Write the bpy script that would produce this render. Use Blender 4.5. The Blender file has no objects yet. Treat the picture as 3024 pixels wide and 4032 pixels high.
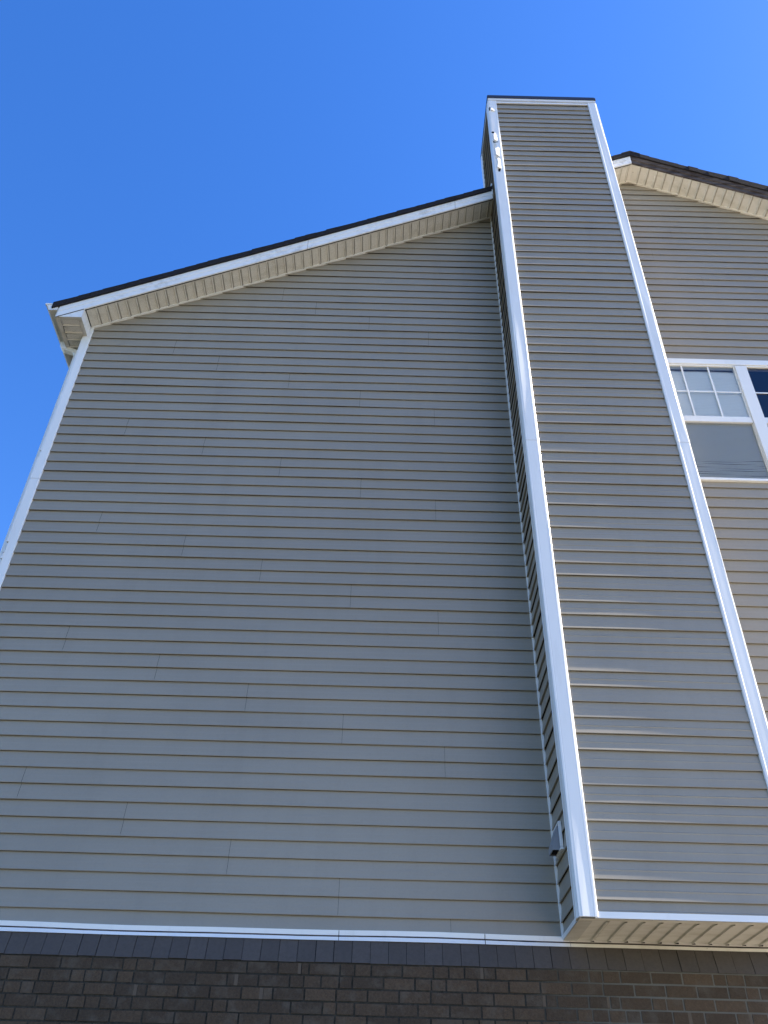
import bpy, math, random
from mathutils import Vector, Matrix
random.seed(11)
R = math.radians
scene = bpy.context.scene
col = scene.collection

# ------------------------------------------------------------------ camera
# origin = the photographer's eye, 1.6 m above the ground; the gable wall stands at y = 6.56
D = 6.56            # gable wall plane
YF = 5.949          # front of the chimney chase
GROUND = -1.6
cam_d = bpy.data.cameras.new('camera')
cam = bpy.data.objects.new('camera', cam_d)
col.objects.link(cam)
scene.camera = cam
cam_d.sensor_fit = 'VERTICAL'
cam_d.sensor_height = 36.0
cam_d.lens = 36.0 * 3392.1 / 4032.0
cam_d.clip_end = 3000
PITCH, ROLL, YAW = R(38.917), R(-1.599), R(0.193)
fw = Vector((math.sin(0) , math.cos(PITCH), math.sin(PITCH)))
up = Vector((0, -math.sin(PITCH), math.cos(PITCH)))
rt = Vector((1, 0, 0))
cr, sr = math.cos(ROLL), math.sin(ROLL)
up2 = up * cr + rt * sr
rt2 = rt * cr - up * sr
M = Matrix((rt2, up2, -fw)).transposed().to_4x4()
cam.matrix_world = Matrix.Rotation(YAW, 4, 'Z') @ M

# ------------------------------------------------------------------ sky and sun
SUN_EL, SUN_AZ = R(41), R(90.70)        # azimuth clockwise from +Y: just in front of the gable plane, from the right
w = bpy.data.worlds.new('World')
scene.world = w
w.use_nodes = True
nt = w.node_tree
nt.nodes.clear()
out = nt.nodes.new('ShaderNodeOutputWorld')
bg = nt.nodes.new('ShaderNodeBackground')
sky = nt.nodes.new('ShaderNodeTexSky')
sky.sky_type = 'NISHITA'
sky.sun_disc = False
sky.sun_elevation = SUN_EL
sky.sun_rotation = SUN_AZ
sky.air_density = 1.0
sky.dust_density = 0.2
sky.ozone_density = 2.2
bg.inputs['Strength'].default_value = 0.092
hsv = nt.nodes.new('ShaderNodeHueSaturation')      # the phone's vivid rendering of the clear sky
hsv.inputs['Hue'].default_value = 0.514
hsv.inputs['Saturation'].default_value = 1.33
hsv.inputs['Value'].default_value = 1.0
nt.links.new(sky.outputs[0], hsv.inputs['Color'])
nt.links.new(hsv.outputs[0], bg.inputs['Color'])
nt.links.new(bg.outputs[0], out.inputs['Surface'])

sl = bpy.data.lights.new('sun', 'SUN')
sl.energy = 5.0
sl.angle = R(0.53)
sl.color = (1.0, 0.88, 0.71)
so = bpy.data.objects.new('sun', sl)
col.objects.link(so)
sd = Vector((math.sin(SUN_AZ) * math.cos(SUN_EL), math.cos(SUN_AZ) * math.cos(SUN_EL), math.sin(SUN_EL)))
so.rotation_euler = sd.to_track_quat('Z', 'Y').to_euler()
so.location = sd * 40

scene.view_settings.view_transform = 'Standard'
scene.view_settings.look = 'None'
scene.view_settings.exposure = 1.90
scene.view_settings.gamma = 1.0
scene.render.resolution_x, scene.render.resolution_y = 768, 1024

# ------------------------------------------------------------------ materials
def mat(name, color, rough=0.5, spec=0.5, build=None):
    m = bpy.data.materials.new(name)
    m.use_nodes = True
    t = m.node_tree
    b = t.nodes['Principled BSDF']
    b.inputs['Base Color'].default_value = (*color, 1)
    b.inputs['Roughness'].default_value = rough
    b.inputs['Specular IOR Level'].default_value = spec
    if build:
        build(t, b, color)
    return m

def N(t, kind, **kw):
    n = t.nodes.new(kind)
    for k, v in kw.items():
        if k in n.inputs:
            n.inputs[k].default_value = v
        else:
            setattr(n, k, v)
    return n

def coords(t, scale=(1, 1, 1)):
    tc = N(t, 'ShaderNodeTexCoord')
    mp = N(t, 'ShaderNodeMapping')
    mp.inputs['Scale'].default_value = scale
    t.links.new(tc.outputs['Object'], mp.inputs['Vector'])
    return mp.outputs[0]

def mixc(t, fac, a, b):
    m = N(t, 'ShaderNodeMix', data_type='RGBA')
    if isinstance(fac, (int, float)):
        m.inputs[0].default_value = fac
    else:
        t.links.new(fac, m.inputs[0])
    for i, c in ((6, a), (7, b)):
        if isinstance(c, tuple):
            m.inputs[i].default_value = (*c, 1)
        else:
            t.links.new(c, m.inputs[i])
    return m.outputs[2]

def ramp(t, src, p0, p1, v0=0.0, v1=1.0):
    r = N(t, 'ShaderNodeMapRange')
    r.inputs[1].default_value = p0
    r.inputs[2].default_value = p1
    r.inputs[3].default_value = v0
    r.inputs[4].default_value = v1
    t.links.new(src, r.inputs[0])
    return r.outputs[0]

def noise(t, vec, scale, detail=4, rough=0.55):
    n = N(t, 'ShaderNodeTexNoise')
    n.inputs['Scale'].default_value = scale
    n.inputs['Detail'].default_value = detail
    n.inputs['Roughness'].default_value = rough
    t.links.new(vec, n.inputs['Vector'])
    return n.outputs[0]

def bump(t, b, src, strength, dist):
    n = N(t, 'ShaderNodeBump')
    n.inputs['Strength'].default_value = strength
    n.inputs['Distance'].default_value = dist
    t.links.new(src, n.inputs['Height'])
    t.links.new(n.outputs[0], b.inputs['Normal'])

def siding_build(t, b, c):
    big = noise(t, coords(t, (0.35, 0.35, 0.8)), 1.0, 3)
    run = noise(t, coords(t, (5.0, 5.0, 0.5)), 1.0, 5)       # faint vertical rain streaks
    fine = noise(t, coords(t, (1, 1, 1)), 60, 3)
    c1 = mixc(t, ramp(t, big, 0.35, 0.65), tuple(x * 0.94 for x in c), tuple(x * 1.05 for x in c))
    c2 = mixc(t, ramp(t, run, 0.5, 0.8, 0, 0.22), c1, tuple(x * 0.66 for x in c))
    c3 = mixc(t, ramp(t, fine, 0.45, 0.75, 0, 0.10), c2, (0.16, 0.14, 0.12))
    t.links.new(c3, b.inputs['Base Color'])
    t.links.new(ramp(t, big, 0.3, 0.7, 0.36, 0.5), b.inputs['Roughness'])
    grain = noise(t, coords(t, (3, 3, 60)), 6, 3)            # embossed wood grain
    wave = noise(t, coords(t, (1.3, 1.3, 7)), 1.0, 2)
    ad = N(t, 'ShaderNodeMath', operation='MULTIPLY_ADD')
    t.links.new(wave, ad.inputs[0]); ad.inputs[1].default_value = 5.0
    t.links.new(grain, ad.inputs[2])
    bump(t, b, ad.outputs[0], 0.12, 0.0010)

def trim_build(t, b, c):
    st = noise(t, coords(t, (9, 9, 1.2)), 1.0, 5, 0.65)
    big = noise(t, coords(t), 1.1, 3)
    c1 = mixc(t, ramp(t, st, 0.55, 0.85, 0, 0.35), c, tuple(x * y for x, y in zip(c, (0.62, 0.60, 0.56))))
    c2 = mixc(t, ramp(t, big, 0.4, 0.7, 0, 0.12), c1, (0.5, 0.5, 0.48))
    t.links.new(c2, b.inputs['Base Color'])
    bump(t, b, noise(t, coords(t, (6, 6, 2)), 1.0, 2), 0.25, 0.002)

def fascia_build(t, b, c):
    # a thin grey run-off stain along the crease of the wrapped metal, broken up
    along = noise(t, coords(t, (0.9, 1, 0.9)), 1.3, 4, 0.6)
    f2 = noise(t, coords(t, (7, 7, 7)), 2.0, 5, 0.7)
    m = N(t, 'ShaderNodeMath', operation='MULTIPLY')
    t.links.new(ramp(t, along, 0.42, 0.62), m.inputs[0])
    t.links.new(ramp(t, f2, 0.45, 0.7, 0, 0.55), m.inputs[1])
    c1 = mixc(t, m.outputs[0], c, (0.28, 0.28, 0.28))
    t.links.new(c1, b.inputs['Base Color'])
    bump(t, b, noise(t, coords(t, (4, 4, 4)), 1.0, 2), 0.3, 0.003)

def soffit_build(t, b, c):
    # perforated panel: a lattice of tiny round vent holes + mildew blotches
    v = coords(t, (1, 1, 1))
    sep = N(t, 'ShaderNodeSeparateXYZ')
    t.links.new(v, sep.inputs[0])
    def cell(o):
        a = N(t, 'ShaderNodeMath', operation='MULTIPLY'); a.inputs[1].default_value = 110.0
        t.links.new(o, a.inputs[0])
        f = N(t, 'ShaderNodeMath', operation='FRACT'); t.links.new(a.outputs[0], f.inputs[0])
        s = N(t, 'ShaderNodeMath', operation='SUBTRACT'); t.links.new(f.outputs[0], s.inputs[0]); s.inputs[1].default_value = 0.5
        p = N(t, 'ShaderNodeMath', operation='POWER'); t.links.new(s.outputs[0], p.inputs[0]); p.inputs[1].default_value = 2
        return p.outputs[0]
    add = N(t, 'ShaderNodeMath', operation='ADD')
    t.links.new(cell(sep.outputs[0]), add.inputs[0]); t.links.new(cell(sep.outputs[1]), add.inputs[1])
    lt = N(t, 'ShaderNodeMath', operation='LESS_THAN'); lt.inputs[1].default_value = 0.05
    t.links.new(add.outputs[0], lt.inputs[0])
    blo = noise(t, coords(t, (4, 8, 4)), 1.0, 5, 0.65)
    c1 = mixc(t, ramp(t, blo, 0.48, 0.8, 0, 0.55), c, tuple(x * y for x, y in zip(c, (0.60, 0.58, 0.52))))
    c2 = mixc(t, lt.outputs[0], c1, (0.05, 0.05, 0.05))
    t.links.new(c2, b.inputs['Base Color'])

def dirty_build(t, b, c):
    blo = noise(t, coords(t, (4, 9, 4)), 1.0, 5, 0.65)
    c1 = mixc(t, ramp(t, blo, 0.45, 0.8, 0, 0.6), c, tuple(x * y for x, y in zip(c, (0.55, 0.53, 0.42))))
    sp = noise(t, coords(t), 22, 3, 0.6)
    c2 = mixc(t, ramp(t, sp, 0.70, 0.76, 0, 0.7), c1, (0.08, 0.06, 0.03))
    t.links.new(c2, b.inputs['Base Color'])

def shingle_build(t, b, c):
    g = noise(t, coords(t), 160, 2)
    g2 = noise(t, coords(t), 5, 3)
    c1 = mixc(t, ramp(t, g, 0.35, 0.7), tuple(x * 0.5 for x in c), tuple(x * 1.7 for x in c))
    c2 = mixc(t, ramp(t, g2, 0.4, 0.7, 0, 0.5), c1, tuple(x * 0.7 for x in c))
    t.links.new(c2, b.inputs['Base Color'])
    bump(t, b, g, 0.6, 0.003)

def wood_build(t, b, c):
    g = noise(t, coords(t, (1.6, 8, 14)), 2.0, 6, 0.7)
    g2 = noise(t, coords(t, (3, 3, 3)), 1.5, 4)
    c1 = mixc(t, ramp(t, g, 0.35, 0.7), tuple(x * 0.35 for x in c), tuple(x * 1.6 for x in c))
    c2 = mixc(t, ramp(t, g2, 0.45, 0.65, 0, 0.8), c1, (0.035, 0.025, 0.022))
    t.links.new(c2, b.inputs['Base Color'])
    bump(t, b, g, 0.7, 0.004)

def brick_build(t, b, c):
    g = noise(t, coords(t), 70, 4, 0.7)
    g2 = noise(t, coords(t), 9, 4, 0.6)
    at = N(t, 'ShaderNodeAttribute', attribute_name='tone')
    base = mixc(t, at.outputs['Fac'], tuple(x * 0.8 for x in c), tuple(x * y for x, y in zip(c, (1.25, 1.18, 1.1))))
    c1 = mixc(t, ramp(t, g, 0.35, 0.7, 0, 0.45), base, tuple(x * 0.35 for x in c))
    c2 = mixc(t, ramp(t, g2, 0.5, 0.75, 0, 0.5), c1, (0.12, 0.105, 0.085))
    t.links.new(c2, b.inputs['Base Color'])
    bump(t, b, g, 0.8, 0.004)

def mortar_build(t, b, c):
    g = noise(t, coords(t), 30, 5, 0.7)
    g2 = noise(t, coords(t), 1.3, 3)
    c1 = mixc(t, ramp(t, g, 0.35, 0.7), tuple(x * 0.6 for x in c), tuple(x * 1.3 for x in c))
    c2 = mixc(t, ramp(t, g2, 0.4, 0.65, 0, 0.5), c1, tuple(x * 0.6 for x in c))
    # clean pale pointing right of the chase corner, dark weathered pointing left of it
    sp = N(t, 'ShaderNodeSeparateXYZ')
    t.links.new(coords(t), sp.inputs[0])
    c3 = mixc(t, ramp(t, sp.outputs[0], 1.0, 1.7, 0, 0.9), c2, (0.155, 0.150, 0.13))
    t.links.new(c3, b.inputs['Base Color'])
    bump(t, b, g, 0.8, 0.004)

def slate_build(t, b, c):
    g = noise(t, coords(t), 40, 4, 0.7)
    at = N(t, 'ShaderNodeAttribute', attribute_name='tone')
    base = mixc(t, at.outputs['Fac'], tuple(x * 0.92 for x in c), tuple(x * 1.08 for x in c))
    c1 = mixc(t, ramp(t, g, 0.4, 0.7, 0, 0.35), base, tuple(x * 0.5 for x in c))
    t.links.new(c1, b.inputs['Base Color'])
    bump(t, b, g, 0.6, 0.002)

def ground_build(t, b, c):
    g = noise(t, coords(t), 3.0, 6, 0.7)
    g2 = noise(t, coords(t), 45, 3, 0.7)
    c1 = mixc(t, ramp(t, g, 0.4, 0.65), c, (0.045, 0.042, 0.032))
    c2 = mixc(t, ramp(t, g2, 0.35, 0.7, 0, 0.5), c1, (0.05, 0.055, 0.03))
    t.links.new(c2, b.inputs['Base Color'])
    bump(t, b, g2, 1.0, 0.03)

VINYL = mat('tan_vinyl', (0.302, 0.274, 0.222), 0.45, 0.35, siding_build)
WHITE = mat('white_vinyl', (0.80, 0.81, 0.80), 0.28, 0.5, trim_build)
FASCIA = mat('white_metal', (0.80, 0.81, 0.80), 0.35, 0.5, fascia_build)
SOFFIT = mat('soffit_vinyl', (0.78, 0.77, 0.72), 0.5, 0.4, soffit_build)
SOFFIT2 = mat('old_soffit_vinyl', (0.80, 0.78, 0.72), 0.5, 0.4, dirty_build)
SOFFIT3 = mat('plain_soffit_vinyl', (0.78, 0.77, 0.72), 0.45, 0.4, dirty_build)
GROOVE2 = mat('shaded_groove', (0.62, 0.59, 0.52), 0.6, 0.3, dirty_build)  # lighter groove shading, put into the vinyl colour
GROOVE = mat('dark_groove_shade', (0.42, 0.40, 0.36), 0.6, 0.3, dirty_build)  # shade inside the rib grooves, painted as a darker vinyl
GUTTER = mat('gutter_metal', (0.62, 0.61, 0.57), 0.45, 0.5, dirty_build)
BACK = mat('dark_sheathing', (0.02, 0.02, 0.02), 0.9, 0.1)
SHING = mat('black_shingle', (0.022, 0.020, 0.022), 0.95, 0.2, shingle_build)
CAP = mat('dark_cap_metal', (0.018, 0.018, 0.03), 0.5, 0.4)
WOOD = mat('weathered_board', (0.105, 0.088, 0.082), 0.85, 0.2, wood_build)
BRICK = mat('brown_brick', (0.082, 0.060, 0.042), 0.9, 0.2, brick_build)
PALE = mat('pale_smear', (0.115, 0.090, 0.068), 0.95, 0.1)
MORTAR = mat('mortar', (0.050, 0.046, 0.038), 0.95, 0.1, mortar_build)
SLATE = mat('slate', (0.085, 0.072, 0.064), 0.8, 0.3, slate_build)
HOOD = mat('grey_vent_plastic', (0.26, 0.27, 0.29), 0.5, 0.4)
DARK = mat('dark_hole', (0.012, 0.012, 0.016), 0.9, 0.1)
BLIND = mat('pale_blind', (0.86, 0.86, 0.84), 0.7, 0.2)
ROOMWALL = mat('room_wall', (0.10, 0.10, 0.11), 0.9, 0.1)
BOUNCE = mat('pale_bounce', (0.40, 0.36, 0.30), 0.9, 0.2)
LAWN = mat('lawn', (0.058, 0.056, 0.043), 0.95, 0.1, ground_build)

def glass_mat():
    m = bpy.data.materials.new('window_glass')
    m.use_nodes = True
    t = m.node_tree
    t.nodes.clear()
    o = N(t, 'ShaderNodeOutputMaterial')
    g = N(t, 'ShaderNodeBsdfGlossy'); g.inputs['Roughness'].default_value = 0.015
    g.inputs['Color'].default_value = (0.9, 0.95, 1, 1)
    tr = N(t, 'ShaderNodeBsdfTransparent'); tr.inputs['Color'].default_value = (0.99, 1.0, 1.0, 1)
    fr = N(t, 'ShaderNodeFresnel'); fr.inputs['IOR'].default_value = 1.55
    mx = N(t, 'ShaderNodeMixShader')
    t.links.new(fr.outputs[0], mx.inputs[0]); t.links.new(tr.outputs[0], mx.inputs[1]); t.links.new(g.outputs[0], mx.inputs[2])
    t.links.new(mx.outputs[0], o.inputs['Surface'])
    return m
GLASS = glass_mat()

def screen_mat():
    m = bpy.data.materials.new('insect_mesh')
    m.use_nodes = True
    t = m.node_tree
    t.nodes.clear()
    o = N(t, 'ShaderNodeOutputMaterial')
    d = N(t, 'ShaderNodeBsdfDiffuse'); d.inputs['Color'].default_value = (0.10, 0.10, 0.105, 1)
    tr = N(t, 'ShaderNodeBsdfTransparent')
    mx = N(t, 'ShaderNodeMixShader'); mx.inputs[0].default_value = 0.34
    t.links.new(tr.outputs[0], mx.inputs[1]); t.links.new(d.outputs[0], mx.inputs[2])
    t.links.new(mx.outputs[0], o.inputs['Surface'])
    return m
SCREEN = screen_mat()

# ------------------------------------------------------------------ mesh helpers
class MB:
    def __init__(self):
        self.v, self.f, self.m, self.tone, self.mats = [], [], [], [], []
    def mi(self, m):
        if m not in self.mats:
            self.mats.append(m)
        return self.mats.index(m)
    def face(self, pts, m, tone=0.5):
        n = len(self.v)
        self.v += [tuple(p) for p in pts]
        self.f.append(tuple(range(n, n + len(pts))))
        self.m.append(self.mi(m)); self.tone.append(tone)
    def hexa(self, p, m, tone=0.5):
        # p: 8 points, bottom loop 0-3 and top loop 4-7
        n = len(self.v)
        self.v += [tuple(q) for q in p]
        for q in ((3, 2, 1, 0), (4, 5, 6, 7), (0, 1, 5, 4), (1, 2, 6, 5), (2, 3, 7, 6), (3, 0, 4, 7)):
            self.f.append(tuple(n + i for i in q)); self.m.append(self.mi(m)); self.tone.append(tone)
    def box(self, x0, x1, y0, y1, z0, z1, m, tone=0.5):
        self.hexa([(x0, y0, z0), (x1, y0, z0), (x1, y1, z0), (x0, y1, z0),
                   (x0, y0, z1), (x1, y0, z1), (x1, y1, z1), (x0, y1, z1)], m, tone)
    def prism(self, poly, a, b, fn, m):
        # poly: list of 2D points; swept from a to b; fn(p, s) -> 3D
        n = len(self.v); k = len(poly)
        self.v += [tuple(fn(p, a)) for p in poly] + [tuple(fn(p, b)) for p in poly]
        self.f.append(tuple(range(n + k - 1, n - 1, -1))); self.m.append(self.mi(m)); self.tone.append(.5)
        self.f.append(tuple(range(n + k, n + 2 * k))); self.m.append(self.mi(m)); self.tone.append(.5)
        for i in range(k):
            j = (i + 1) % k
            self.f.append((n + i, n + j, n + k + j, n + k + i)); self.m.append(self.mi(m)); self.tone.append(.5)
    def strip(self, cols, m, smooth=False):
        # cols: list of columns of 3D points
        n = len(self.v); k = len(cols[0])
        for c in cols:
            self.v += [tuple(p) for p in c]
        for i in range(len(cols) - 1):
            for j in range(k - 1):
                a = n + i * k + j
                self.f.append((a, a + k, a + k + 1, a + 1)); self.m.append(self.mi(m)); self.tone.append(.5)
    def build(self, name, parent=None, bevel=0, smooth=False, recalc=False):
        me = bpy.data.meshes.new(name)
        me.from_pydata(self.v, [], self.f)
        for mm in self.mats:
            me.materials.append(mm)
        me.polygons.foreach_set('material_index', self.m)
        at = me.attributes.new('tone', 'FLOAT', 'FACE')
        at.data.foreach_set('value', self.tone)
        if smooth:
            me.polygons.foreach_set('use_smooth', [True] * len(self.f))
        me.update()
        if recalc:
            import bmesh
            bm = bmesh.new(); bm.from_mesh(me)
            bmesh.ops.recalc_face_normals(bm, faces=bm.faces); bm.to_mesh(me); bm.free()
        o = bpy.data.objects.new(name, me)
        col.objects.link(o)
        if parent:
            o.parent = parent
        if bevel:
            md = o.modifiers.new('bevel', 'BEVEL'); md.width = bevel; md.segments = 2; md.limit_method = 'ANGLE'
        return o

def empty(name, parent=None, loc=(0, 0, 0)):
    o = bpy.data.objects.new(name, None)
    col.objects.link(o)
    if parent:
        o.parent = parent
    return o

H5 = 0.1285         # exposure of one course
def course_profile(zb, dark, ridge=0.0):
    # outward offset o, height z ; bottom (underside) to top
    if dark:
        return [(0.0118, zb + 0.022), (0.0118, zb + 0.001), (0.0180, zb), (0.0188, zb + 0.003),
                (0.0138, zb + 0.030), (0.0112, zb + 0.055), (0.0102 + ridge, zb + 0.063), (0.0088, zb + 0.071), (0.0055, zb + 0.098), (0.0008, zb + H5 + 0.002)]
    return [(0.0005, zb + 0.0045), (0.0166, zb + 0.0005), (0.0180, zb + 0.004),
            (0.0138, zb + 0.030), (0.0112, zb + 0.055), (0.0102 + ridge, zb + 0.063), (0.0088, zb + 0.071), (0.0055, zb + 0.098), (0.0008, zb + H5 + 0.008)]

def clip_prof(pr, lo, hi):
    outp = []
    for (o0, a), (o1, b) in zip(pr, pr[1:]):
        if max(a, b) < lo or min(a, b) > hi:
            continue
        def at(z):
            t = (z - a) / (b - a) if abs(b - a) > 1e-9 else 0
            return (o0 + (o1 - o0) * t, z)
        p = (o0, a) if lo <= a <= hi else at(lo if a < lo else hi)
        q = (o1, b) if lo <= b <= hi else at(lo if b < lo else hi)
        if not outp:
            outp.append(p)
        outp.append(q)
    return outp

def siding(mb, fn, base, z0, z1, u0, u1, left=None, right=None, holes=(), seams=None, flip=False, wob=1.0, seed=1, step=0.28, ridge=0.0):
    """fn(u, o, z) -> 3D.  left(z)/right(z) give the u limits.  seams: {panel index: [u...]}"""
    rg = random.Random(seed)
    k0 = math.floor((z0 - base) / H5) - 1
    k1 = math.ceil((z1 - base) / H5) + 1
    phase = [rg.uniform(0, 6.28) for _ in range(8)]
    wav = None
    for k in range(k0, k1):
        zb = base + k * H5
        if zb + H5 < z0 or zb > z1:
            continue
        a = max(u0, left(zb)) if left else u0
        b = min(u1, right(zb)) if right else u1
        if b - a < 0.02:
            continue
        pan = k // 2
        if k % 2 == 0 or wav is None:
            wav = [(rg.uniform(0.4, 1.6), rg.uniform(0, 6.28), rg.uniform(0.0004, 0.0011)) for _ in range(3)]
            bul = [(rg.uniform(0.8, 2.5), rg.uniform(0, 6.28), rg.uniform(0.0005, 0.0014)) for _ in range(3)]
        cuts = [a]
        for s in (seams or {}).get(pan, []):
            if a + 0.05 < s < b - 0.05:
                cuts += [s - 0.0009, s + 0.0009]
        cuts.append(b)
        for i in range(0, len(cuts), 2):
            segs = [(cuts[i], cuts[i + 1], max(z0, zb - .01), min(z1, zb + H5 + 0.016))]
            for (hu0, hu1, hz0, hz1) in holes:
                new = []
                for (sa, sb, la, lb) in segs:
                    if lb <= hz0 or la >= hz1 or sb <= hu0 or sa >= hu1:
                        new.append((sa, sb, la, lb)); continue
                    if sa < hu0: new.append((sa, hu0, la, lb))
                    if sb > hu1: new.append((hu1, sb, la, lb))
                    if la < hz0: new.append((max(sa, hu0), min(sb, hu1), la, hz0))
                    if lb > hz1: new.append((max(sa, hu0), min(sb, hu1), hz1, lb))
                segs = new
            for (sa, sb, la, lb) in segs:
                if sb - sa < 0.004:
                    continue
                pr = clip_prof(course_profile(zb, k % 2 == 0, ridge * rg.uniform(0.1, 1.0)), la, lb)
                if len(pr) < 2:
                    continue
                n = max(1, int(math.ceil((sb - sa) / step)))
                cols = []
                for q in range(n + 1):
                    u = sa + (sb - sa) * q / n
                    dz = wob * sum(A * math.sin(fq * u + ph) for fq, ph, A in wav)
                    do = wob * sum(A * math.sin(fq * u + ph) for fq, ph, A in bul)
                    lapo = 0.0
                    if len(cuts) > 2 and i == 0:
                        lapo = 0.0016 * max(0.0, 1 - (sb - u) / 0.5)
                    c = []
                    for idx, (o, z) in enumerate(pr):
                        f = 1.0 if o > 0.003 else 0.3
                        c.append(fn(u, o + (do + lapo) * f + 0.0015, z + (dz if la < z < lb else 0)))
                    cols.append(c if not flip else c[::-1])
                mb.strip(cols, VINYL)

# ------------------------------------------------------------------ dimensions of the gable
XL, XR2 = -3.472, 10.10       # house corners (trim side)
SL, SR = 0.5180, 0.4880       # slopes left and right of the ridge
RX = 3.313
ZRIDGE = 11.450
def zl(x):                    # rake line; the part above the chimney foot sits a touch flatter
    z14 = 7.96 + .523 * (1.4 + 3.472)
    return 7.96 + .523 * (x + 3.472) if x < 1.4 else z14 + (ZRIDGE - z14) * (x - 1.4) / (RX - 1.4)
def zl_inv(z):
    z14 = zl(1.4)
    return (z - 7.96) / .523 - 3.472 if z < z14 else 1.4 + (z - z14) * (RX - 1.4) / (ZRIDGE - z14)
zr = lambda x: ZRIDGE - SR * (x - RX)
rake = lambda x: zl(x) if x < RX else zr(x)
YO = 6.25                     # face of the rake fascia
BACKY = 17.5
ZB = 1.483                    # bottom of the siding
CX0, CX1, CTOP = 1.327, 2.853, 12.583
CYB = 6.82
EAVE_R = RX + (ZRIDGE - 7.95) / SR
BASE_W = 1.600
BASE_C = 1.591

house = empty('house')
house['label'] = 'tan vinyl sided two storey house gable above dark brick, seen from below'
house['category'] = 'house'

# ------------------------------------------------------------------ siding of the gable wall
WX0, WX1, WZ0, WZ1 = 2.93, 5.05, 5.80, 7.646
mb = MB()
cyc = [0.50, -2.77, -1.92, -1.11, -0.29]
seams = {}
for pan in range(-1, 29):
    c = 2 * pan + 1
    # period of five panels, read off the picture: centre 37 -> -2.77, 35 -> -1.92 ...
    idx = ((37 - c) // 2) % 5
    x = [-2.77, -1.92, -1.12, -0.29, 0.51][idx] + random.uniform(-.03, .03)
    seams[pan] = [x]
seams[27] = [-1.33]; seams[26] = [-0.91]; seams[25] = [-0.26]; seams[24] = [0.44]; seams[23] = [-2.48]
seams[33] = [3.70]; seams[31] = [3.37]; seams[29] = [3.9]; seams[28] = []; seams[30] = []; seams[32] = [4.6]
seams[0] = [-0.27]; seams[-1] = [0.53]
siding(mb, lambda u, o, z: (u, D - o, z), BASE_W, ZB + 0.02, 11.55, XL - 0.02, XR2,
       left=lambda z: zl_inv(z) - 0.02, right=lambda z: RX + (ZRIDGE - z) / SR + 0.02,
       holes=[(CX0, CX1, 0, 20), (WX0, WX1, WZ0, WZ1)], seams=seams, seed=3)
mb.build('siding', house)

# sheathing behind the siding (dark in the seams), side walls and back wall
mb = MB()
T = 0.12
def wall_poly(mb, y0, y1, m):
    pts = [(XL - 0.06, ZB), (CX0 + .2, ZB), (CX0 + .2, rake(CX0 + .2) + .02), (XL - 0.06, rake(XL - .06) + .02)]
    mb.prism(pts, y0, y1, lambda p, s: (p[0], s, p[1]), m)
    xs = [CX0 + .2, WX0]
    mb.prism([(xs[0], ZB), (xs[1], ZB), (xs[1], rake(xs[1])), (xs[0], rake(xs[0]))], y0, y1, lambda p, s: (p[0], s, p[1]), m)
    mb.prism([(WX0, ZB), (WX1, ZB), (WX1, WZ0), (WX0, WZ0)], y0, y1, lambda p, s: (p[0], s, p[1]), m)
    mb.prism([(WX0, WZ1), (WX1, WZ1), (WX1, rake(WX1)), (RX, ZRIDGE), (WX0, rake(WX0))], y0, y1, lambda p, s: (p[0], s, p[1]), m)
    mb.prism([(WX1, ZB), (XR2, ZB), (XR2, rake(XR2)), (WX1, rake(WX1))], y0, y1, lambda p, s: (p[0], s, p[1]), m)
wall_poly(mb, D + 0.004, D + 0.004 + T, BACK)
mb.box(XL - 0.06, XL + 0.02, D + 0.13, BACKY, GROUND, 7.9, BACK)
mb.box(XR2 - 0.1, XR2 - 0.02, D + 0.13, BACKY, GROUND, 7.9, BACK)
mb.box(XL - 0.05, XR2 - 0.03, BACKY, BACKY + .1, GROUND, 7.9, BACK)
mb.build('sheathing', house)

# siding of the left side of the house (beyond the corner)
mb = MB()
siding(mb, lambda u, o, z: (XL - 0.07 - o, u, z), BASE_W, ZB, 7.8, D + 0.08, BACKY, flip=True, seed=9, step=1.0)
mb.build('siding', house)

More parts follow.
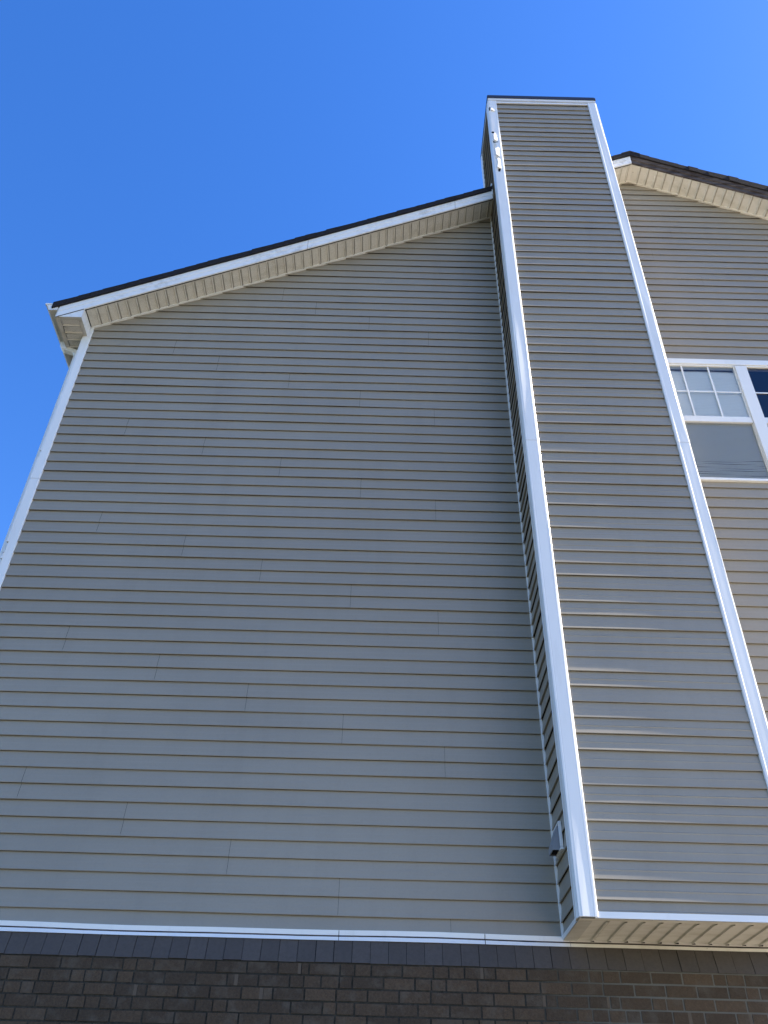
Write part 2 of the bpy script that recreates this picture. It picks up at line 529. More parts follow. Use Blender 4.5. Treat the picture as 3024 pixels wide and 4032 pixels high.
# ------------------------------------------------------------------ corner posts and channels
def post(mb, fn, z0, z1, wdt, lip, seams_z, bites=(), warp=0.0, thin=False):
    """front flange of an outside corner post.  fn(u, o, z); u = 0 at the arris, u grows inward.
    cross-section: arris bead, flat, bevelled inner return."""
    prof = [(0.0, 0.002), (0.0, 0.022), (0.004, 0.0262), (0.014, 0.0275), (0.019, 0.0255), (0.024, 0.0268),
            (wdt * .55, 0.0275), (wdt - lip, 0.0275), (wdt - lip * .75, 0.0300), (wdt - 0.006, 0.0285), (wdt, 0.0235), (wdt, 0.002)]
    zs = sorted([z0, z1] + list(seams_z))
    for i in range(len(zs) - 1):
        a, b = zs[i], zs[i + 1]
        a2 = a + (0.002 if i else 0)
        off = 0.0022 if i % 2 else 0.0
        n = max(2, int((b - a2) / 0.35))
        levels = [a2 + (b - a2) * q / n for q in range(n + 1)]
        extra = []
        for (bz, bh, bd) in bites:
            if a2 < bz - bh and bz + bh < b:
                extra += [bz - bh, bz - bh * .92, bz - bh * .3, bz + bh * .5, bz + bh * .96, bz + bh]
        levels = sorted([l for l in levels if not any(abs(l - bz) < bh * 1.15 for bz, bh, bd in bites)] + extra)
        cols = []
        for z in levels:
            d = 0
            for (bz, bh, bd) in bites:
                if abs(z - bz) < bh * .99:
                    d = bd * (1 if abs(z - bz) > bh * .5 else .8)
            tw = 0.0013 * math.sin(z * 2.3 + 1) + 0.0008 * math.sin(z * 5.1)
            wp = 0.0060 * max(0.0, math.sin(z * 1.15 + warp)) ** 2
            cols.append([fn(u if thin else max(u, d * (1 if j < 6 else 0)), (max(0.004, o - d * 2.2) if thin else o) + off + (tw if 2 < j < 9 else 0) + (wp if 3 < j < 6 else 0) + (wp * .35 if j == 6 else 0), z) for j, (u, o) in enumerate(prof)])
        mb.strip(cols, WHITE)
        mb.face(cols[0], WHITE); mb.face(cols[-1], WHITE)

# left corner of the house
mb = MB()
bites = [(5.925, 0.050, 0.016), (4.745, 0.06, 0.024), (4.655, 0.025, 0.016), (4.56, 0.05, 0.022)]
post(mb, lambda u, o, z: (XL - 0.098 + u, D - o, z), ZB + .01, 7.805, 0.10, 0.012, [5.59], bites)
post(mb, lambda u, o, z: (XL - 0.070 - o, D - 0.028 + u, z), ZB + .01, 7.80, 0.10, 0.012, [5.59], bites, thin=True)
mb.box(XL - .069, XL - .02, D - .008, D + .06, ZB + .012, 7.8, BACK)
# narrow cover strip between the post and the rake
mb.box(XL - 0.045, XL + 0.0, D - 0.022, D - 0.004, 7.806, 7.955, WHITE)
mb.build('corner_post', house)

# J channel along the chimney on the gable wall
mb = MB()
def jline(mb, pts, wd, dp, m=WHITE):
    for (p, q) in zip(pts, pts[1:]):
        (x0, z0), (x1, z1) = p, q
        mb.hexa([(x0, D - dp, z0), (x0 + wd, D - dp, z0), (x0 + wd, D - .001, z0), (x0, D - .001, z0),
                 (x1, D - dp, z1), (x1 + wd, D - dp, z1), (x1 + wd, D - .001, z1), (x1, D - .001, z1)], m)
zz = [ZB + .01]
while zz[-1] < zl(CX0) - .25:
    zz.append(zz[-1] + .45)
zz.append(zl(CX0) - .012)
jline(mb, [(CX0 - 0.024 + 0.0025 * math.sin(z * 1.7) - 0.004 * math.exp(-((z - 7.0) / 1.0) ** 2), z) for z in zz], 0.017, 0.030)
# dark gap between channel and chimney siding
mb.box(CX0 - 0.0045, CX0 - .001, D - .026, D - .001, ZB + .01, zl(CX0) - .012, DARK)
mb.build('inside_corner_channel', house)

# band along the bottom of the siding: channel + sloping flashing
mb = MB()
def band(mb, x0, x1, m1, m2, n=14):
    c1, c2, c3 = [], [], []
    for i in range(n + 1):
        x = x0 + (x1 - x0) * i / n
        s = 0.0035 * math.sin(x * 1.9 + 1) + .002 * math.sin(x * 4.3)
        c1.append([(x, D - 0.001, ZB - .012 + s), (x, D - .024, ZB - .010 + s), (x, D - .026, ZB + .022 + s), (x, D - .010, ZB + .026 + s)])
        c2.append([(x, D - .004, ZB - .040), (x, D - .036, ZB - .046 + s * .5), (x, D - .031, ZB - .022 + s), (x, D - .004, ZB - .020 + s)])
        c3.append([(x, D - .018, ZB - .024 + s), (x, D - .018, ZB - .008 + s)])
    mb.strip(c1, m1); mb.strip(c2, m2); mb.strip(c3, WOOD)
for (a, b) in ((XL - .09, -0.257), (-0.253, 0.763), (0.768, CX0 + .03)):
    band(mb, a, b, WHITE, WHITE, max(3, int((b - a) / .3)))
mb.build('bottom_band', house)
mb = MB()
band(mb, CX0 + .032, 2.95, SOFFIT2, SOFFIT2, 8)
band(mb, 2.955, XR2, WHITE, FASCIA, 16)
mb.build('bottom_band', house)

# ------------------------------------------------------------------ soffit, rake trim and fascia
def rib_soffit(mb, s0, s1, pitch, fn, m, plain=None, dark=DARK, duty=0.22, groove=None, depth=0.009, ends=True):
    """panels running across; fn(s, t, h): s along the wall, t 0 (wall) .. 1 (outer edge), h down"""
    plain = plain or SOFFIT2
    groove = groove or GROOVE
    s = s0
    while s < s1 - 1e-4:
        e = min(s + pitch, s1)
        g = pitch * duty
        if e - s > g * 1.5:
            a = [s, e - g - .006]
            mb.strip([[fn(u, t, 0.0) for t in (0.0, 0.5, 1.0)] for u in a], m)
            a = [e - g - .006, e - g + .002, e - .013, e - .011, e - .002, e]
            hs = [0.0, 0.010, 0.010, -.010, -.010, 0.0]
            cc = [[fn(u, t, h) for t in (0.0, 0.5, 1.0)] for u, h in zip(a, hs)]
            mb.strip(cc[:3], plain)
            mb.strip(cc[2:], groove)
        else:
            mb.strip([[fn(u, t, 0) for t in (0.0, 0.5, 1.0)] for u in (s, e)], m)
        if ends and e - s > g * 1.5:
            # open end of the groove, seen above the channel at the wall
            w0 = 0.02
            mb.face([fn(e - g - .004, 0.0, 0.0112), fn(e + .002, 0.0, 0.0112), fn(e - g * .5, 0.05 + random.uniform(0, .04), 0.0112)], dark)
        s = e

mb = MB()
fl = lambda s, t, h: (s, D - 0.016 - t * (D - 0.016 - YO - 0.012), zl(s) - h - 0.002)
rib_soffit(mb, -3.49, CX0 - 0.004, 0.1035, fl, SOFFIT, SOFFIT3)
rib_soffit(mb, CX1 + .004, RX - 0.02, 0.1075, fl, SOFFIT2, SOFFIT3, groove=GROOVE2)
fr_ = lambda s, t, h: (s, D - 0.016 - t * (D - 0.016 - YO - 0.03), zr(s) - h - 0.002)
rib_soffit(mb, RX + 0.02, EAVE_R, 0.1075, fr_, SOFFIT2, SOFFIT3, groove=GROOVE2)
mb.face([(RX - .02, D - .016, zl(RX - .02) - .002), (RX + .02, D - .016, zr(RX + .02) - .002), (RX + .02, YO + .03, zr(RX + .02) - .002), (RX - .02, YO + .03, zl(RX - .02) - .002)], SOFFIT2)
# flat border strip at the fascia side on the left
mb.strip([[(x, YO + .012, zl(x) - .0075), (x, YO + .055, zl(x) - .0055)] for x in (-3.49, CX0 - .004)], GUTTER)
mb.strip([[(x, YO + .012, zl(x) - .0075), (x, YO + .055, zl(x) - .0055)] for x in (CX1 + .004, RX - .03)], GUTTER)
mb.strip([[(-3.50, D - .02, zl(-3.5) - .0068), (-3.455, D - .02, zl(-3.455) - .0068)], [(-3.50, YO + .012, zl(-3.5) - .0068), (-3.455, YO + .012, zl(-3.455) - .0068)]], GUTTER)
mb.build('soffit', house)

# soffit channel on the wall (thin white line following the rake)
mb = MB()
def slope_bar(mb, x0, x1, zf, y0, y1, h0, h1, m):
    mb.hexa([(x0, y0, zf(x0) + h0), (x1, y0, zf(x1) + h0), (x1, y1, zf(x1) + h0), (x0, y1, zf(x0) + h0),
             (x0, y0, zf(x0) + h1), (x1, y0, zf(x1) + h1), (x1, y1, zf(x1) + h1), (x0, y1, zf(x0) + h1)], m)
slope_bar(mb, XL - .02, CX0 - .026, zl, D - .030, D - .001, -0.022, -0.0035, WHITE)
slope_bar(mb, CX1 + .01, RX, zl, D - .030, D - .001, -0.022, -0.0035, SOFFIT2)
slope_bar(mb, RX, EAVE_R - .4, zr, D - .030, D - .001, -0.022, -0.0035, SOFFIT2)
mb.build('soffit_channel', house)

# fascia: profiled metal wrap on the left, white stub right of the chimney, bare board right of the ridge
def fascia(mb, x0, x1, zf, cut0=0.0):
    prof = [(0.014, -0.022), (0.0, -0.020), (-0.002, 0.060), (0.006, 0.064), (0.005, 0.072), (-0.002, 0.078), (-0.004, 0.150), (-0.010, 0.158), (0.01, 0.164)]
    n = max(1, int((x1 - x0) / .6))
    cols = []
    for i in range(n + 1):
        x = x0 + (x1 - x0) * i / n
        cols.append([(x + (cut0 * max(0, h) if i == 0 else 0), YO + y + .0015 * math.sin(x * 3), zf(x) + h) for y, h in prof])
    mb.strip(cols, FASCIA)
mb = MB()
fx0 = -3.795
for a, b in ((fx0, -1.061), (-1.058, 0.797), (0.80, CX0 - .02)):
    fascia(mb, a, b, zl)
# backing board
slope_bar(mb, fx0 + .01, CX0 - .02, zl, YO + .013, YO + .03, -0.018, .15, BACK)
mb.build('fascia', house)
mb = MB()
fascia(mb, CX1 + .02, RX - 0.012, zl)
slope_bar(mb, CX1 + .02, RX - .02, zl, YO + .013, YO + .03, -0.018, .15, BACK)
o = mb.build('fascia', house)
o['label'] = 'short clean white fascia cap between the chimney and the ridge'
mb = MB()
rg = random.Random(5)
xs = [RX - .01 + (EAVE_R - RX) * i / 60 for i in range(61)]
cols = []
for x in xs:
    j = [rg.uniform(-.004, .004) for _ in range(5)]
    cols.append([(x, YO + .032, zr(x) - .012 + j[0]), (x, YO + .016, zr(x) + .002 + j[1]), (x, YO + .018, zr(x) + .075 + j[2] * .5),
                 (x, YO + .004, zr(x) + .083 + j[2] * .5), (x, YO - .003, zr(x) + .150 + j[3] * .5), (x, YO + .02, zr(x) + .19)])
mb.strip(cols, WOOD)
o = mb.build('fascia', house)
o['label'] = 'bare weathered brown fascia board that has lost its white cap'

# ------------------------------------------------------------------ roof slabs with stepped shingles
def roof_side(mb, x_eave, sgn, zf):
    # courses run along Y; each course a thin wedge; rake edge shows the stack
    n = int(abs(RX - x_eave) / 0.125)
    dx = (RX - x_eave) / n
    for i in range(n):
        xa = x_eave + dx * i          # lower edge
        xb = xa + dx * 1.02           # upper edge
        o = 0.150; t = 0.090
        if sgn < 0:
            t += (0.014 if xb > 3.95 else 0) + (0.014 if xb > 4.35 else 0)
        jag = random.choice([0, 0, 0.002, 0.004, -0.002])
        y0 = YO - 0.022 - jag
        za, zb_ = zf(xa), zf(xb)
        ta = t + 0.006 + random.uniform(-.001, .002); tb = t + .001
        mb.hexa([(xa, y0, za + o), (xb, y0, zb_ + o), (xb, BACKY + .4, zb_ + o), (xa, BACKY + .4, za + o),
                 (xa, y0, za + o + ta), (xb, y0, zb_ + o + tb), (xb, BACKY + .4, zb_ + o + tb), (xa, BACKY + .4, za + o + ta)], SHING)
mb = MB()
roof_side(mb, -3.875, 1, zl)
roof_side(mb, EAVE_R + .10, -1, zr)
# ridge caps
for i in range(56):
    y0 = YO - .026 + i * .2
    for s, zf in ((-1, zl), (1, zr)):
        xa, xb = RX + s * .13, RX
        a, b = (xa, xb)
        lift = 0.004 + (0.008 if i % 1 == 0 else 0)
        mb.hexa([(a, y0, zf(a) + .240), (b, y0, ZRIDGE + .240), (b, y0 + .22, ZRIDGE + .240), (a, y0 + .22, zf(a) + .240),
                 (a, y0, zf(a) + .258), (b, y0, ZRIDGE + .262), (b, y0 + .22, ZRIDGE + .250), (a, y0 + .22, zf(a) + .246)], SHING)
# underside decking
mb.prism([(-3.80, zl(-3.8) + .13), (RX, ZRIDGE + .13), (EAVE_R, zr(EAVE_R) + .13), (EAVE_R, zr(EAVE_R) + .1475), (RX, ZRIDGE + .1475), (-3.80, zl(-3.8) + .1475)],
         YO + .03, BACKY + .35, lambda p, s: (p[0], s, p[1]), BACK)
mb.build('roof', house, recalc=True)

# ------------------------------------------------------------------ left eave: boxed return, eave soffit, gutter, downspout
BZ = 7.775
mb = MB()
# triangular face below the rake fascia
mb.face([(-3.790, YO + .006, BZ), (-3.512, YO + .006, BZ), (-3.512, YO + .006, zl(-3.512)), (-3.790, YO + .006, zl(-3.79) + .02)], FASCIA)
slope_bar(mb, -3.790, -3.514, zl, YO - .001, YO + .005, -0.027, -0.0225, DARK)
# side of the box facing the wall
mb.face([(-3.512, YO + .006, BZ), (-3.512, D - .03, BZ), (-3.512, D - .03, zl(-3.512)), (-3.512, YO + .006, zl(-3.512))], FASCIA)
# rim of the bottom
mb.face([(-3.790, YO + .006, BZ), (-3.512, YO + .006, BZ), (-3.512, YO + .050, BZ), (-3.790, YO + .050, BZ)], GUTTER)
mb.face([(-3.552, YO + .050, BZ), (-3.512, YO + .050, BZ), (-3.512, D - .03, BZ), (-3.552, D - .03, BZ)], GUTTER)
mb.face([(-3.790, YO + .050, BZ), (-3.760, YO + .050, BZ), (-3.760, BACKY, BZ), (-3.790, BACKY, BZ)], GUTTER)
mb.build('eave_return', house)
mb = MB()
fe = lambda s, t, h: (-3.556 - t * 0.203, s, BZ + .010 - h)
rib_soffit(mb, YO + .051, BACKY, 0.105, fe, SOFFIT, SOFFIT3, ends=False)
for y in [YO + .051 + .105 * i for i in range(1, 7)]:
    mb.face([(-3.758, y - .02, BZ + .0085), (-3.758, y + .004, BZ + .0085), (-3.735, y - .006, BZ + .0085)], DARK)
mb.build('eave_soffit', house)
mb = MB()
mb.box(-3.808, -3.790, YO + .004, BACKY, BZ - .004, 7.925, GUTTER)
mb.build('eave_fascia', house)
# gutter: K profile swept along Y with an end cap
mb = MB()
GP = [(-3.811, 7.975), (-3.811, 7.880), (-3.905, 7.878), (-3.915, 7.900), (-3.921, 7.925), (-3.940, 7.945), (-3.952, 7.962), (-3.962, 7.966), (-3.962, 7.984), (-3.950, 7.985)]
mb.strip([[(x, y, z) for x, z in GP] for y in (YO - .004, 9, 12, BACKY)], GUTTER)
capc = [(x, YO - .006, z) for x, z in GP]
mb.face(capc[::-1], FASCIA)
mb.prism([(-3.966, 7.966), (-3.806, 7.966), (-3.806, 7.988), (-3.966, 7.988)], YO - .012, YO + .01, lambda p, s: (p[0], s, p[1]), FASCIA)
mb.strip([[(x, y, z) for x, z in [(-3.815, 7.96), (-3.815, 7.884), (-3.903, 7.882), (-3.918, 7.93)]] for y in (YO, BACKY)], GUTTER)
mb.build('gutter', house)

# downspout: outlet, elbow, run back to the side wall, then down the wall
mb = MB()
def tube(mb, pts, wx, wy, m, ridge=True):
    """rectangular corrugated pipe in the XZ plane with y as the second axis"""
    rings = []
    for i, p in enumerate(pts):
        a = Vector(pts[max(0, i - 1)]); b = Vector(pts[min(len(pts) - 1, i + 1)])
        d = (b - a).normalized()
        side = Vector((0, 1, 0))
        nrm = d.cross(side).normalized()
        s = 1.0 - (0.05 if (ridge and i % 2) else 0)
        c = Vector(p)
        q = []
        for (u, v) in ((-1, -.75), (-.75, -1), (.75, -1), (1, -.75), (1, .75), (.75, 1), (-.75, 1), (-1, .75), (-1, -.75)):
            q.append(c + nrm * (u * wx / 2 * s) + side * (v * wy / 2 * s))
        rings.append(q)
    mb.strip(rings, m)
yd = 6.745
P0 = Vector((-3.865, yd, 7.885))
pts = [P0, P0 + Vector((0, 0, -.03))]
# elbow: arc turning from straight down to 62 degrees towards the wall
rad = .075
cen = P0 + Vector((rad, 0, -.04))
for i in range(0, 9):
    a = R(68) * i / 8
    pts.append(cen + Vector((-rad * math.cos(a), 0, -rad * math.sin(a))))
d = Vector((math.sin(R(68)), 0, -math.cos(R(68))))
e = pts[-1]
for s in (.03, .06, .12):
    pts.append(e + d * s)
e = pts[-1]
cen2 = e + Vector((-d.z * -1, 0, 0)) * 0
for i in range(1, 7):
    a = R(68) * (1 - i / 6)
    e = e + Vector((math.sin(a), 0, -math.cos(a))) * .018
    pts.append(e)
pts.append(e + Vector((0, 0, -.05)))
tube(mb, pts, .062, .080, WHITE)
tube(mb, [e + Vector((0, 0, -.04)), Vector((e.x, yd, GROUND + .1))], .060, .078, WHITE, ridge=False)
mb.build('downspout', house)

# ------------------------------------------------------------------ window (pair of double-hung units)
win = empty('window', house)
mb = MB()
yf = D - 0.030
def fr(x0, x1, z0, z1, y0=yf, y1=D + .05, m=WHITE):
    mb.box(x0, x1, y0, y1, z0, z1, m)
fr(WX0 - .01, WX1 + .01, 7.565, 7.640)                     # head
fr(WX0 - .01, WX1 + .01, 7.6425, 7.656, yf + .006)         # drip lip
mb.box(WX0 - .01, WX1 + .01, yf + .012, D + .05, 7.545, 7.563, WHITE)
fr(WX0 - .01, WX1 + .01, 5.795, 5.828, yf - .01)           # sill
fr(WX0 - .01, WX0 + .085, 5.830, 7.543)
fr(WX1 - .085, WX1 + .01, 5.830, 7.543)
fr(3.921, 4.051, 5.830, 7.543, yf - .004)
mb.build('frame', win, bevel=.003)
units = [(WX0 + .087, 3.919), (4.053, WX1 - .087)]
for (a, b) in units:
    mb = MB()
    mb.box(a, b, yf + .016, D + .03, 6.652, 6.735, WHITE)          # meeting rail
    mb.box(a, b, yf + .010, yf + .0155, 6.648, 6.664, WHITE)
    mb.box(a, a + .012, yf + .034, D + .03, 5.832, 6.650, SOFFIT2)
    mb.box(b - .012, b, yf + .034, D + .03, 5.832, 6.650, SOFFIT2)
    mb.box(a, a + .010, yf + .020, D + .03, 6.737, 7.541, WHITE)
    mb.box(b - .010, b, yf + .020, D + .03, 6.737, 7.541, WHITE)
    mb.build('sash', win, bevel=.002)
    mb = MB()
    gw = (b - a) / 3
    for i in (1, 2):
        mb.box(a + gw * i - .009, a + gw * i + .009, D - .008, D - .002, 6.737, 7.541, WHITE)
    for i in range(3):
        x0 = a + gw * i + (.0115 if i else .011); x1 = a + gw * (i + 1) - .0115
        mb.box(x0, x1, D - .008, D - .002, 7.121, 7.137, WHITE)
    mb.build('muntin', win)
    mb = MB()
    mb.face([(a, D + .002, 6.72), (b, D + .002, 6.72), (b, D + .002, 7.55), (a, D + .002, 7.55)], GLASS)
    mb.face([(a, D + .016, 5.82), (b, D + .016, 5.82), (b, D + .016, 6.70), (a, D + .016, 6.70)], GLASS)
    mb.build('pane', win)
mb = MB()
a, b = units[0]
mb.face([(a + .012, D + .004, 5.832), (b - .012, D + .004, 5.832), (b - .012, D + .004, 6.650), (a + .012, D + .004, 6.650)], SCREEN)
mb.build('insect_screen', win)
# the dark room behind
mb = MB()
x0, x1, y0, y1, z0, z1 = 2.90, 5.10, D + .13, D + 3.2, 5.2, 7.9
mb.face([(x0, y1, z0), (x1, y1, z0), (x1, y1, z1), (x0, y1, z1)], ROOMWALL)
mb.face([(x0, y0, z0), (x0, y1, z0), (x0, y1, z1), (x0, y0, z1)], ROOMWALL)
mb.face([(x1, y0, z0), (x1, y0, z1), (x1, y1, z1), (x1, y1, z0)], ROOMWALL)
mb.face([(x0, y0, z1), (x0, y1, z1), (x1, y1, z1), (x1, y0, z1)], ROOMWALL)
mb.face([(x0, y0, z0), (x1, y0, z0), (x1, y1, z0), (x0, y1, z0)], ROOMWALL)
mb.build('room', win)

# blind in the left unit: closed slats, a few sagging apart near the bottom
mb = MB()
a, b = units[0][0] + .001, units[0][1] + .006
z = 7.425
i = 0
while z > 5.84:
    low = z < 6.13
    h = .0245
    cols = []
    for q in range(13):
        u = a + (b - a) * q / 12
        sag = (0.0045 * math.sin(q * .5 + i * 1.3) * (i % 2) if low else 0.0002 * math.sin(q + i))
        lean = 0.0035 if (low and i % 2) else 0.0016
        cols.append([(u, D + .024, z + sag), (u, D + .0245 + lean * .3, z + h * .5 + sag), (u, D + .024 + lean, z + h + sag)])
    mb.strip(cols, BLIND)
    z -= h - .0012
    i += 1
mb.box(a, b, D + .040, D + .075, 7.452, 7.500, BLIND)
mb.box(a, b, D + .078, D + .10, 7.48, 7.56, GUTTER)  # grey bar added for the shaded strip above the blind
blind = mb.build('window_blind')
blind['label'] = 'pale closed slatted blind hanging behind the left unit of the upstairs window'
blind['category'] = 'blind'

# ------------------------------------------------------------------ chimney chase
ch = empty('chimney', house)
CZ0 = ZB
mb = MB()
siding(mb, lambda u, o, z: (u, YF - o, z), BASE_C, CZ0 + .035, 12.415, CX0 + .06, CX1 - .06, seed=21, wob=1.1, step=.12, ridge=0.0045)
mb.build('front_siding', ch)
mb = MB()
# left side: in front of the wall, and above the roof also behind it
siding(mb, lambda u, o, z: (CX0 - o, u, z), BASE_C, CZ0 + .03, 12.415, YF + .06, D + .002, flip=True, seed=22, wob=.8)
siding(mb, lambda u, o, z: (CX0 - o, u, z), BASE_C, zl(CX0) + .2, 12.415, D + .002, CYB - .06, flip=True, seed=24, wob=2.5)
mb.build('side_siding', ch)
mb = MB()
siding(mb, lambda u, o, z: (CX1 + o, u, z), BASE_C, CZ0 + .03, 12.415, YF + .06, D + .002, seed=23)
siding(mb, lambda u, o, z: (CX1 + o, u, z), BASE_C, zl(CX1) + .2, 12.415, D + .002, CYB - .06, seed=25)
mb.build('side_siding', ch)
mb = MB()
siding(mb, lambda u, o, z: (u, CYB + o, z), BASE_C, 10.5, 12.415, CX0 + .03, CX1 - .03, flip=True, seed=26)
mb.build('back_siding', ch)
mb = MB()
mb.box(CX0 + .001, CX1 - .001, YF + .001, CYB - .001, CZ0 + .02, 12.5, BACK)
mb.build('core', ch)

# posts of the chase
def corner(name, cx, cy, sx, sy, z0, z1, seams_z, w=.106, lipf=.028, dmg=False):
    """arris at (cx, cy); sx/sy point inward along the two faces"""
    mb = MB()
    bt = [(12.21, .035, .010), (11.29, .05, .010)] if dmg else ()
    post(mb, lambda u, o, z: (cx - sx * .021 + sx * u, cy - sy * (o - .0), z), z0, z1, w + .021, lipf, seams_z, bt)
    post(mb, lambda u, o, z: (cx - sx * (o - .003), cy - sy * .0 + sy * (u), z), z0, z1, w - .012, .012, seams_z)
    return mb.build(name, ch)
corner('corner_post', CX0, YF, 1, 1, CZ0 + .002, 12.455, [5.705, 9.855])
corner('corner_post', CX1, YF, -1, 1, CZ0 + .002, 12.455, [5.727, 9.877])
corner('corner_post', CX0, CYB, 1, -1, zl(CX0) + .1, 12.455, [])
corner('corner_post', CX1, CYB, -1, -1, zl(CX1) + .1, 12.455, [])

# torn vinyl near the top of the left post: jagged raised scabs and dark holes
def blob(x, z, pts, o0, o1, m):
    poly = [(x + a * (1.45 if m is WHITE else 1.25) + (.004 if m is WHITE else 0), z + b) for a, b in pts]
    xm = max(p[0] for p in poly)
    flap = m is WHITE                      # curled flaps: left edge lifted, face turned to the right
    mb = MB()
    mb.prism(poly, o0, o1, lambda p, s: (p[0], YF - (s + (0.45 * (xm - p[0]) - .004 if flap and s == o1 else 0)), p[1]), m)
    o = mb.build('vinyl_flap' if flap else 'torn_hole', ch)
X = CX0
blob(X + .004, 12.215, [(-.012, -.055), (.002, -.05), (.006, -.01), (.014, .02), (.008, .045), (-.006, .05), (-.014, .01)], .0270, .0308, DARK)
blob(X + .020, 12.175, [(-.006, -.03), (.034, -.034), (.026, -.008), (.008, .010), (-.006, .014)], .027, .034, WHITE)
blob(X + .006, 11.54, [(-.012, -.02), (.0, -.03), (.016, -.012), (.010, .016), (-.004, .022), (-.016, .006)], .027, .0308, DARK)
blob(X + .022, 11.42, [(-.014, -.11), (.010, -.115), (.022, -.10), (.018, -.02), (.010, .06), (.0, .09), (-.012, .02)], .027, .036, WHITE)
blob(X + .022, 11.285, [(-.020, -.03), (.0, -.022), (.034, -.006), (.030, .004), (-.006, .002), (-.024, .03)], .0272, .0306, DARK)
blob(X + .012, 11.20, [(-.012, -.10), (.006, -.105), (.008, -.03), (.018, .0), (.014, .04), (-.010, .05)], .027, .0312, GUTTER)
blob(X + .028, 11.05, [(-.016, -.14), (.014, -.145), (.016, -.02), (.024, .05), (.018, .085), (.004, .06), (-.002, .03), (-.016, .02)], .027, .037, WHITE)
blob(X + .028, 10.895, [(-.022, -.05), (.026, -.04), (.024, .002), (-.006, .01), (-.016, .0)], .0272, .0307, GUTTER)
blob(X + .026, 10.74, [(-.014, -.14), (.020, -.145), (.022, .08), (.006, .105), (-.006, .07), (-.002, -.02)], .027, .037, WHITE)
blob(X + .030, 10.58, [(-.010, -.05), (.008, -.055), (.018, -.01), (.020, .012), (-.008, .008)], .0272, .0306, DARK)

# cap and trim under it
mb = MB()
mb.box(CX0 - .022, CX1 + .022, YF - .040, CYB + .04, 12.522, 12.590, CAP)
mb.box(CX0 - .012, CX1 + .012, YF - .030, CYB + .03, 12.5905, 12.625, CAP)
mb.build('cap', ch, bevel=.003)
mb = MB()
mb.box(CX0 - .014, CX1 + .014, YF - .032, YF - .004, 12.480, 12.5215, WHITE)
mb.box(CX0 - .012, CX1 + .012, YF - .030, YF - .004, 12.457, 12.480, GUTTER)
mb.box(CX0 + .108, CX1 - .108, YF - .026, YF - .002, 12.405, 12.440, WHITE)
mb.box(CX0 + .108, CX1 - .108, YF - .016, YF - .002, 12.4405, 12.4565, GUTTER)
mb.box(CX0 - .016, CX0 - .002, YF - .003, CYB + .02, 12.457, 12.526, GUTTER)
mb.box(CX1 + .002, CX1 + .016, YF - .003, CYB + .02, 12.457, 12.526, GUTTER)
mb.build('cap_trim', ch)
# step flashing where the left rake meets the chase
mb = MB()
x = CX0
mb.hexa([(x - .030, YO - .03, zl(x) + .02), (x - .018, YO - .03, zl(x) + .02), (x - .018, YO + .02, zl(x) + .02), (x - .030, YO + .02, zl(x) + .02),
         (x - .030, YO - .02, zl(x) + .30), (x - .018, YO - .02, zl(x) + .30), (x - .018, CYB - .12, zl(x) + .30), (x - .030, CYB - .12, zl(x) + .30)], WHITE)
mb.build('step_flashing', ch)

# underside of the chase: white lip, ribbed panel, borders
mb = MB()
mb.box(CX0 + .085, CX1 - .085, YF - .020, YF - .002, CZ0 - .004, CZ0 + .036, WHITE)
mb.box(CX0 - .018, CX0 - .002, YF + .085, D - .027, CZ0 - .004, CZ0 + .028, WHITE)
mb.box(CX1 + .002, CX1 + .018, YF + .085, D - .027, CZ0 - .004, CZ0 + .028, WHITE)
mb.build('bottom_channel', ch)
mb = MB()
fs = lambda s, t, h: (s, D - 0.044 - t * (D - 0.044 - YF - 0.045), CZ0 - .002 - h)
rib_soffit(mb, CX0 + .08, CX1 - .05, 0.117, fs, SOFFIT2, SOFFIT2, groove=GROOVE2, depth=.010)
mb.face([(CX0 - .014, YF - .014, CZ0 - .006), (CX1 + .014, YF - .014, CZ0 - .006), (CX1 + .014, YF + .045, CZ0 - .006), (CX0 - .014, YF + .045, CZ0 - .006)], SOFFIT2)
mb.face([(CX0 - .014, YF + .045, CZ0 - .0062), (CX0 + .08, YF + .045, CZ0 - .0062), (CX0 + .08, D - .01, CZ0 - .0062), (CX0 - .014, D - .01, CZ0 - .0062)], GUTTER)
mb.face([(CX1 - .05, YF + .045, CZ0 - .0062), (CX1 + .014, YF + .045, CZ0 - .0062), (CX1 + .014, D - .01, CZ0 - .0062), (CX1 - .05, D - .01, CZ0 - .0062)], GUTTER)
mb.build('chase_soffit', ch)

# ------------------------------------------------------------------ hooded vent on the left side of the chase
vent = empty('vent_hood', ch)
mb = MB()
xv = CX0 - .017
def vb(y0, y1, z0, z1, x0, x1, m): mb.box(x0, x1, y0, y1, z0, z1, m)
vb(6.185, 6.395, 2.172, 2.188, xv - .022, xv, WHITE)
vb(6.185, 6.395, 1.990, 2.006, xv - .022, xv, WHITE)
vb(6.185, 6.200, 2.007, 2.171, xv - .022, xv, WHITE)
vb(6.380, 6.395, 2.007, 2.171, xv - .022, xv, WHITE)
vb(6.201, 6.379, 2.007, 2.171, xv - .006, xv, HOOD)
mb.build('frame', vent, bevel=.002)
mb = MB()
xh = xv - .006
y0, y1 = 6.225, 6.365
prof = [(xh, 2.165), (xh - .022, 2.163), (xh - .060, 2.060), (xh - .068, 2.035), (xh - .068, 1.995), (xh - .061, 1.995), (xh - .061, 2.034), (xh - .020, 2.150), (xh, 2.152)]
mb.prism(prof, y0, y1, lambda p, s: (p[0], s, p[1]), HOOD)
for yy in (y0, y1 - .004):
    mb.prism([(xh, 2.153), (xh - .019, 2.150), (xh - .0605, 2.034), (xh - .0605, 1.996), (xh, 1.996)], yy, yy + .004, lambda p, s: (p[0], s, p[1]), HOOD)
mb.box(xh - .055, xh - .002, y0 + .005, y1 - .005, 2.004, 2.008, DARK)
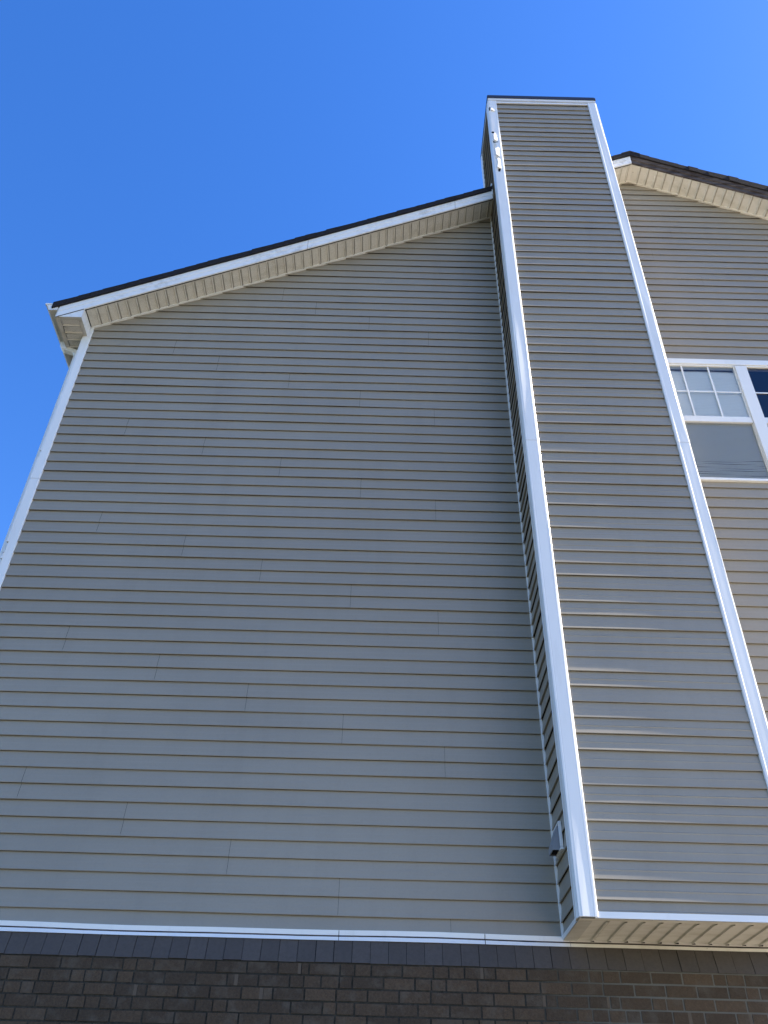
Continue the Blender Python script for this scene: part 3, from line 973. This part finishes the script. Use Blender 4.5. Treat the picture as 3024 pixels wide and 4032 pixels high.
mb.build('hood', vent, recalc=True)

# ------------------------------------------------------------------ brick base with sloping slate-coloured header course
BY = 6.490
mb = MB()
x = -4.02
zt, zb = 1.462, 1.290
yt, yb_ = D - .018, BY - .004
rg = random.Random(2)
while x < XR2 + .3:
    wd = 0.1245 + rg.uniform(-.002, .002)
    j = rg.choice([.0022, .003, .0045])
    if x > -3.60:
        dy = rg.uniform(-.002, .002); dz = rg.uniform(-.002, .002)
        a, b = x + j / 2, x + wd - j / 2
        mb.hexa([(a, yb_ + dy, zb + dz), (b, yb_ + dy, zb + dz), (b, D, zb + dz), (a, D, zb + dz),
                 (a, yt + dy, zt), (b, yt + dy, zt), (b, D + .002, zt), (a, D + .002, zt)], SLATE, rg.random())
    x += wd
mb.box(-3.60, XR2 + .02, BY + .030, D + .06, zb + .002, zb + .030, DARK)
mb.hexa([(-3.59, yb_ + .010, zb + .001), (XR2, yb_ + .010, zb + .001), (XR2, D + .05, zb + .001), (-3.59, D + .05, zb + .001),
         (-3.59, yt + .010, zt - .002), (XR2, yt + .010, zt - .002), (XR2, D + .05, zt - .002), (-3.59, D + .05, zt - .002)], DARK)
mb.build('header_ledge', house)

mb = MB()
CH, BL, J = 0.0772, 0.2105, 0.012
zc = zb - .004
row = 0
while zc > GROUND - .05:
    off = (row % 2) * BL * .5 + (0.02 if row % 3 else 0)
    x = -3.60 - off
    while x < XR2:
        a, b = max(x + J / 2, -3.60), min(x + BL - J / 2, XR2)
        if b - a > .02:
            t = rg.random() ** 1.3
            dy = rg.uniform(-.0025, .0025)
            za, zb2 = zc - CH + J * .5 + rg.uniform(-.0015, .0015), zc - J * .5 + rg.uniform(-.0015, .0015)
            q = rg.random()
            if b - a > .15 and q < .22:          # cut brick: two halves
                m_ = (a + b) / 2 + rg.uniform(-.02, .02)
                mb.box(a, m_ - .005, BY + dy, BY + .05, za, zb2, BRICK, t)
                mb.box(m_ + .005, b, BY - dy, BY + .05, za, zb2, BRICK, rg.random())
            elif b - a > .15 and q < .29:        # pale smear of mortar across the brick
                m_ = rg.uniform(a + .04, b - .06)
                mb.box(a, m_, BY + dy, BY + .05, za, zb2, BRICK, t)
                mb.box(m_ + .0005, m_ + rg.uniform(.014, .026), BY + dy, BY + .05, za, zb2, PALE)
                mb.box(m_ + .027, b, BY + dy, BY + .05, za, zb2, BRICK, t)
            else:
                mb.box(a, b, BY + dy, BY + .05, za, zb2, BRICK, t)
        x += BL
    zc -= CH
    row += 1
mb.box(-3.596, XR2 - .004, BY + .0045, D + .05, GROUND - .1, zb, MORTAR)
# returns along the side
for row in range(0, int((zb - GROUND) / CH) + 1):
    z1 = zb - .004 - row * CH
    y = BY + .06 + (row % 2) * .105
    while y < 12:
        mb.box(-3.602, -3.56, y + .005, y + BL - .005, z1 - CH + .005, z1 - .005, BRICK, rg.random())
        y += BL
mb.box(-3.597, -3.50, D + .051, BACKY, GROUND - .1, ZB, MORTAR)
mb.build('brick_base', house)

# ------------------------------------------------------------------ ground
mb = MB()
mb.face([(-400, -400, GROUND), (400, -400, GROUND), (400, 400, GROUND), (-400, 400, GROUND)], LAWN)
g = mb.build('ground')
g['kind'] = 'structure'
g['label'] = 'dormant pale lawn around the house'

mb = MB()
mb.box(3.2, 24.0, -30.0, 6.3, GROUND - .1, GROUND + .03, BOUNCE)  # slab added out of view to bounce warm light onto the soffits
p = mb.build('bounce_slab')
p['kind'] = 'structure'
